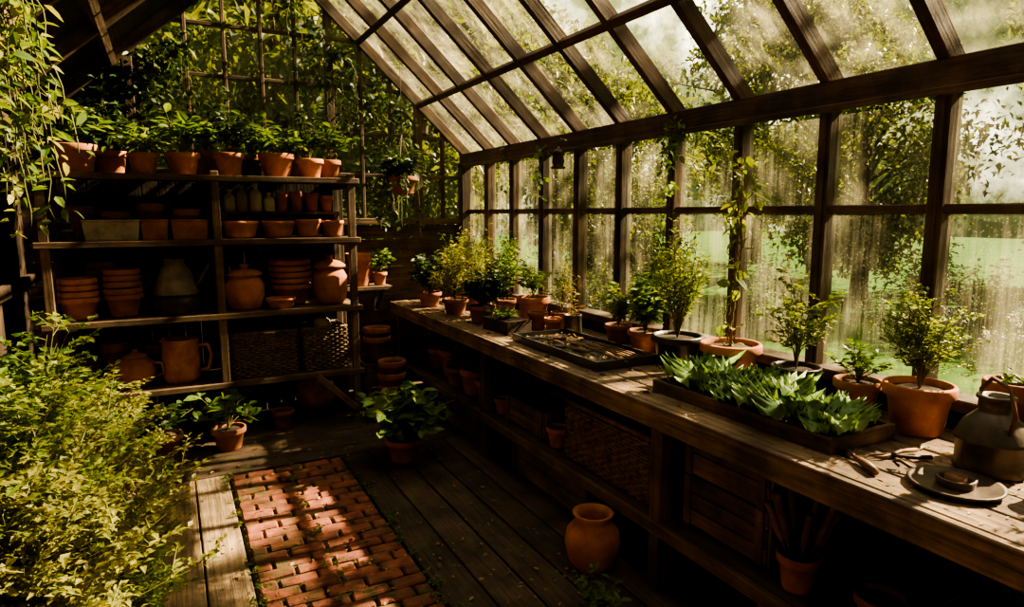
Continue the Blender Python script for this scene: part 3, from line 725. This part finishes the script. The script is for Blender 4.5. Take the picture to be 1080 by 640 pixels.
m = MB(); m.lathe([(0, -.13), (.08, -.12), (.14, -.06), (.16, 0), (.15, 0), (.13, -.05), (0, -.02)], (0, 0, 0), W_CRATE, 20)
for k in range(3):
    a = k * 2.09; m.tube([(.155 * math.cos(a), .155 * math.sin(a), 0), (0, 0, .3)], .003, IRON, 4)
m.tube([(0, 0, .3), (0, 0, .38)], .004, IRON, 5)
for k in range(34):
    a = U(-1.2, 1.6) if k < 26 else U(0, 6.28); r = U(.14, .24); d = U(.25, .64)
    vine(m, [(0, 0, .0), (math.cos(a) * r * .8, math.sin(a) * r * .8, .06), (math.cos(a) * r, math.sin(a) * r, -.15), (math.cos(a) * (r + .04), math.sin(a) * (r + .02), -d)], 30, .052, .028, LF_MID if k % 3 else LF_GOLD, .022, .002)
m.obj('hanging_basket', (-.50, 2.42, 2.28))

m = MB()
for k in range(18):
    X = U(-.5, .3); z = zroof(X) - .25
    vine(m, [(X, 5.92, z), (X + U(-.05, .05), 5.88, z - .12), (X + U(-.1, .1), 5.86, z - U(.25, .5))], 30, .09, .055, LF_DARK, .05)
for k in range(22):
    X = U(1.0, 2.1); z = zroof(X) - .3
    vine(m, [(X, 6.02, z), (X + U(-.05, .05), 5.98, z - .2), (X + U(-.1, .1), 5.98, z - U(.4, 1.0))], 24, .08, .045, LF_DARK, .04)
m.obj('ivy_on_gable')
m = MB(); pot(m, .13, .15, TERRA_D)
for k in range(3): a = k * 2.09; m.tube([(.12 * math.cos(a), .12 * math.sin(a), .14), (0, 0, .5)], .003, IRON, 4)
m.tube([(0, 0, .5), (0, 0, 1.1)], .003, IRON, 4)
bush(m, (0, 0, .12), .24, .32, 24, 16, .1, .045, LF_DARK, full=True)
for k in range(16):
    a = U(0, 6.28); vine(m, [(0, 0, .14), (.15 * math.cos(a), .15 * math.sin(a), .16), (.19 * math.cos(a), .19 * math.sin(a), -U(.1, .4))], 16, .07, .04, LF_DARK, .02)
m.obj('hanging_potted_ivy', (1.82, 5.5, 1.86))
m = MB()
for (Y, z0, d, n) in [(2.95, 2.2, .38, 28), (3.0, 2.2, .28, 22), (2.9, 2.22, .2, 14), (4.4, 2.2, .3, 16), (4.5, 2.2, .36, 20), (5.1, 2.3, .4, 16)]:
    vine(m, [(2.6, Y, z0), (2.57, Y + U(-.05, .05), z0 - d * .5), (2.57, Y + U(-.06, .06), z0 - d)], n, .06, .04, LF_MID, .022)
m.obj('trailing_vine')
m = MB(); m.tube([(2.58, 4.02, 2.2), (2.5, 4.02, 2.22), (2.48, 4.02, 2.17)], .005, IRON, 6)
m.lathe([(0, 0), (.05, 0), (.055, .01), (.035, .02), (.045, .05), (.035, .09), (.05, .1), (.03, .13), (.008, .14), (0, .16)], (2.48, 4.02, 2.01), IRON, 18); m.obj('hanging_oil_lamp')

# ------------------------------------------------------------------ outside
m = MB(); m.box((12, 8, -.3), (90, 90, .1), GRASS); m.obj('lawn')
def tree_mesh(h, R, n):
    m = MB(); m.tube([(0, 0, 0), (.05, .03, h * .3), (-.05, .05, h * .6), (0, 0, h * .9)], [.2, .16, .1, .03], BARK, 10)
    cl = []
    for i in range(44):
        a = U(0, 6.28); z = U(.2, 1.0); rr = R * math.sin(math.pi * min(.98, (z - .1))) * U(.3, 1)
        c = np.array([math.cos(a) * rr, math.sin(a) * rr, h * z]); cl.append(c)
        m.tube([(0, 0, h * z * .75), tuple(c * [.5, .5, .95]), tuple(c)], [.05, .03, .01], BARK, 5)
    c = np.array(cl)[nr.randint(0, len(cl), n)]; P = c + nr.normal(0, .42, (n, 3)) * [1, 1, .7]
    m.leaves(P, nr.normal(0, 1, (n, 3)), nr.uniform(.12, .24, n), nr.uniform(.07, .13, n), LF_TREE)
    return m
t1 = tree_mesh(6.5, 2.6, 10000).obj('garden_tree', (9.5, 15.5, -.25)); me = t1.data
t2 = tree_mesh(5.0, 2.2, 8000).obj('garden_tree', (14, 9.5, -.25)); me2 = t2.data
for (X, Y, rz, sc, q) in [(17, 13, 1, 1.2, me), (5.5, 15, 2, 1.1, me), (16.5, 4.5, 3, 1.05, me2), (18, .5, 4, 1.3, me2), (13.5, -3, 1, 1, me2), (1.8, 12, 5, 1.15, me), (-1.8, 14, .5, 1.2, me), (4.2, 10.8, 3.3, .9, me), (21, 7, .5, 1.4, me), (20, 18, 2.5, 1.5, me), (9, 21, 1.5, 1.5, me), (8.5, 11.5, 4.5, .9, me2), (-.5, 10.5, 1.2, 1.0, me2)]:
    place('garden_tree', q, (X, Y, -.25), rz, 0, sc)
def shrub(R, H, mt):
    m = MB(); bush(m, (0, 0, 0), R, H, 34, 45, .11, .05, mt, tuft=.06, rad=.008); return m
s1 = shrub(.8, 1.4, LF_TREE).obj('garden_shrub', (7, 9.5, -.25)); s2 = shrub(.7, 1.1, LF_MID).obj('garden_shrub', (8.5, 7.5, -.25))
for (X, Y, rz, sc, q) in [(5.5, 10, 1, 1, s2.data), (9.4, 8, 2, 1.1, s1.data), (10.6, 5.2, 3, 1, s1.data), (11, 3.4, 1, 1.2, s2.data), (11.2, 1.6, 2, 1.1, s1.data), (10.8, -.6, 2.5, 1.1, s2.data), (4.2, 8.8, 4, 1.1, s1.data), (2.5, 9.5, 5, 1.3, s2.data), (.8, 9.8, 2, 1.3, s1.data), (3.9, 6.9, 2, .7, s2.data), (4.1, 5.2, 1, .6, s2.data), (12, 6.8, 2, 1.2, s1.data)]:
    place('garden_shrub', q, (X, Y, -.25), rz, 0, sc)
m = MB()
for i in range(60):
    c = (U(9, 10.3), U(1.5, 6), -.25); h = U(.35, .8); m.tube([c, (c[0], c[1], c[2] + h)], .006, STEM, 4)
    P = np.array([c]) + [0, 0, h] + nr.normal(0, .035, (14, 3)); m.leaves(P, nr.normal(0, 1, (14, 3)), .06, .04, FLOWER)
    P = np.array([c]) + [0, 0, h * .5] + nr.normal(0, .06, (12, 3)); m.leaves(P, nr.normal(0, 1, (12, 3)), .12, .03, LF_MID)
m.obj('garden_flowers')
SD = Vector((.76, -.05, .608)).normalized()
m = MB(); cl = []
c0 = Vector((1.0, 3.1, 1.0)) + SD * 9  # tree added along the sun line to dapple the light, mostly out of view
m.tube([(11.5, 2.6, -.25), (10, 3, 3), tuple(c0 + Vector((.8, .3, -.9))), tuple(c0)], [.28, .2, .12, .05], BARK, 8)
for i in range(50):
    v = Vector((U(-1, 1) * 2.2, U(-1, 1) * 3.6, U(-1, 1) * 2.1)); c = c0 + v; cl.append(c)
    m.tube([tuple(c0), tuple(c0 + v * .5 + Vector((0, 0, .2))), tuple(c)], [.035, .02, .007], BARK, 5)
nL = 3000
c = np.array([tuple(q) for q in cl])[nr.randint(0, 50, nL)]; P = c + nr.normal(0, .24, (nL, 3))
keep = np.ones(nL, bool)  # leaves dropped along sun rays to open chosen light patches indoors
sdv = np.array(SD)
for q, rr in (((.1, 3.75, 0), .38), ((.1, 3.1, 0), .34), ((2.1, 2.45, .87), .28), ((2.1, 1.15, .87), .3), ((.55, 3.75, 0), .2), ((-.4, 2.3, 1.1), .4), ((.5, 5.25, 1.1), .35), ((1.1, 5.25, 1.2), .3), ((2.0, 5.0, .87), .25)):
    d = P - np.array(q); d -= np.outer(d @ sdv, sdv); keep &= np.linalg.norm(d, axis=1) > rr
P = P[keep]; nL = len(P)
m.leaves(P, nr.normal(0, 1, (nL, 3)), nr.uniform(.1, .17, nL), nr.uniform(.06, .1, nL), LF_TREE)
m.obj('added_dapple_tree')

# ------------------------------------------------------------------ lights & world
sd = bpy.data.lights.new('sun', 'SUN'); sd.energy = 36; sd.angle = math.radians(.9); sd.color = (1, .78, .48)
so = bpy.data.objects.new('sun', sd); so.rotation_euler = SD.to_track_quat('Z', 'Y').to_euler(); scene.collection.objects.link(so)
w = bpy.data.worlds.new('sky'); scene.world = w; w.use_nodes = True; nt = w.node_tree; nt.nodes.clear(); L = nt.links.new
out = N(nt, 'ShaderNodeOutputWorld'); bg = N(nt, 'ShaderNodeBackground', Strength=1.0)
tc = N(nt, 'ShaderNodeTexCoord'); sep = N(nt, 'ShaderNodeSeparateXYZ'); L(tc.outputs['Generated'], sep.inputs[0])
n1 = N(nt, 'ShaderNodeTexNoise', Scale=7.0, Detail=7.0, Roughness=.66); L(tc.outputs['Generated'], n1.inputs['Vector'])
dot = N(nt, 'ShaderNodeVectorMath', operation='DOT_PRODUCT'); L(tc.outputs['Generated'], dot.inputs[0]); dot.inputs[1].default_value = Vector((.79, .74, .40)).normalized()
g = mth(nt, 'POWER', mth(nt, 'MAXIMUM', dot.outputs['Value'], 0.0), 12.0)
a = mth(nt, 'ADD', n1.outputs[0], mth(nt, 'MULTIPLY', sep.outputs[2], .06))
a = mth(nt, 'ADD', a, mth(nt, 'MULTIPLY', g, .08))
fol = ramp(nt, a, [(.48, (.024, .033, .010)), (.57, (.11, .12, .042)), (.65, (.52, .49, .30)), (.72, (1.3, 1.2, .9))])
g2 = mth(nt, 'ADD', mth(nt, 'MULTIPLY', g, 5.5), .45)
sc = N(nt, 'ShaderNodeVectorMath', operation='SCALE'); L(fol.outputs[0], sc.inputs[0]); L(g2, sc.inputs['Scale'])
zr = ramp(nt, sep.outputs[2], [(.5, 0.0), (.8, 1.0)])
c = mixc(nt, 'MIX', zr.outputs[0], sc.outputs[0], (1.5, 1.32, 1.05))  # overhead sky brightened above the view as fill for the interior
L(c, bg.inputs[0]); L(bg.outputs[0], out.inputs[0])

# ------------------------------------------------------------------ camera
cd = bpy.data.cameras.new('camera'); cd.lens = 22.93; cd.sensor_width = 36; cd.clip_end = 300; cd.clip_start = .02
co = bpy.data.objects.new('camera', cd); co.location = (0, 0, 1.7); co.rotation_euler = (math.radians(90 - 7.9), 0, math.radians(-27.7))
scene.collection.objects.link(co); scene.camera = co
scene.view_settings.view_transform = 'AgX'
try: scene.view_settings.look = 'AgX - Medium High Contrast'
except Exception: pass
scene.view_settings.exposure = 0.38
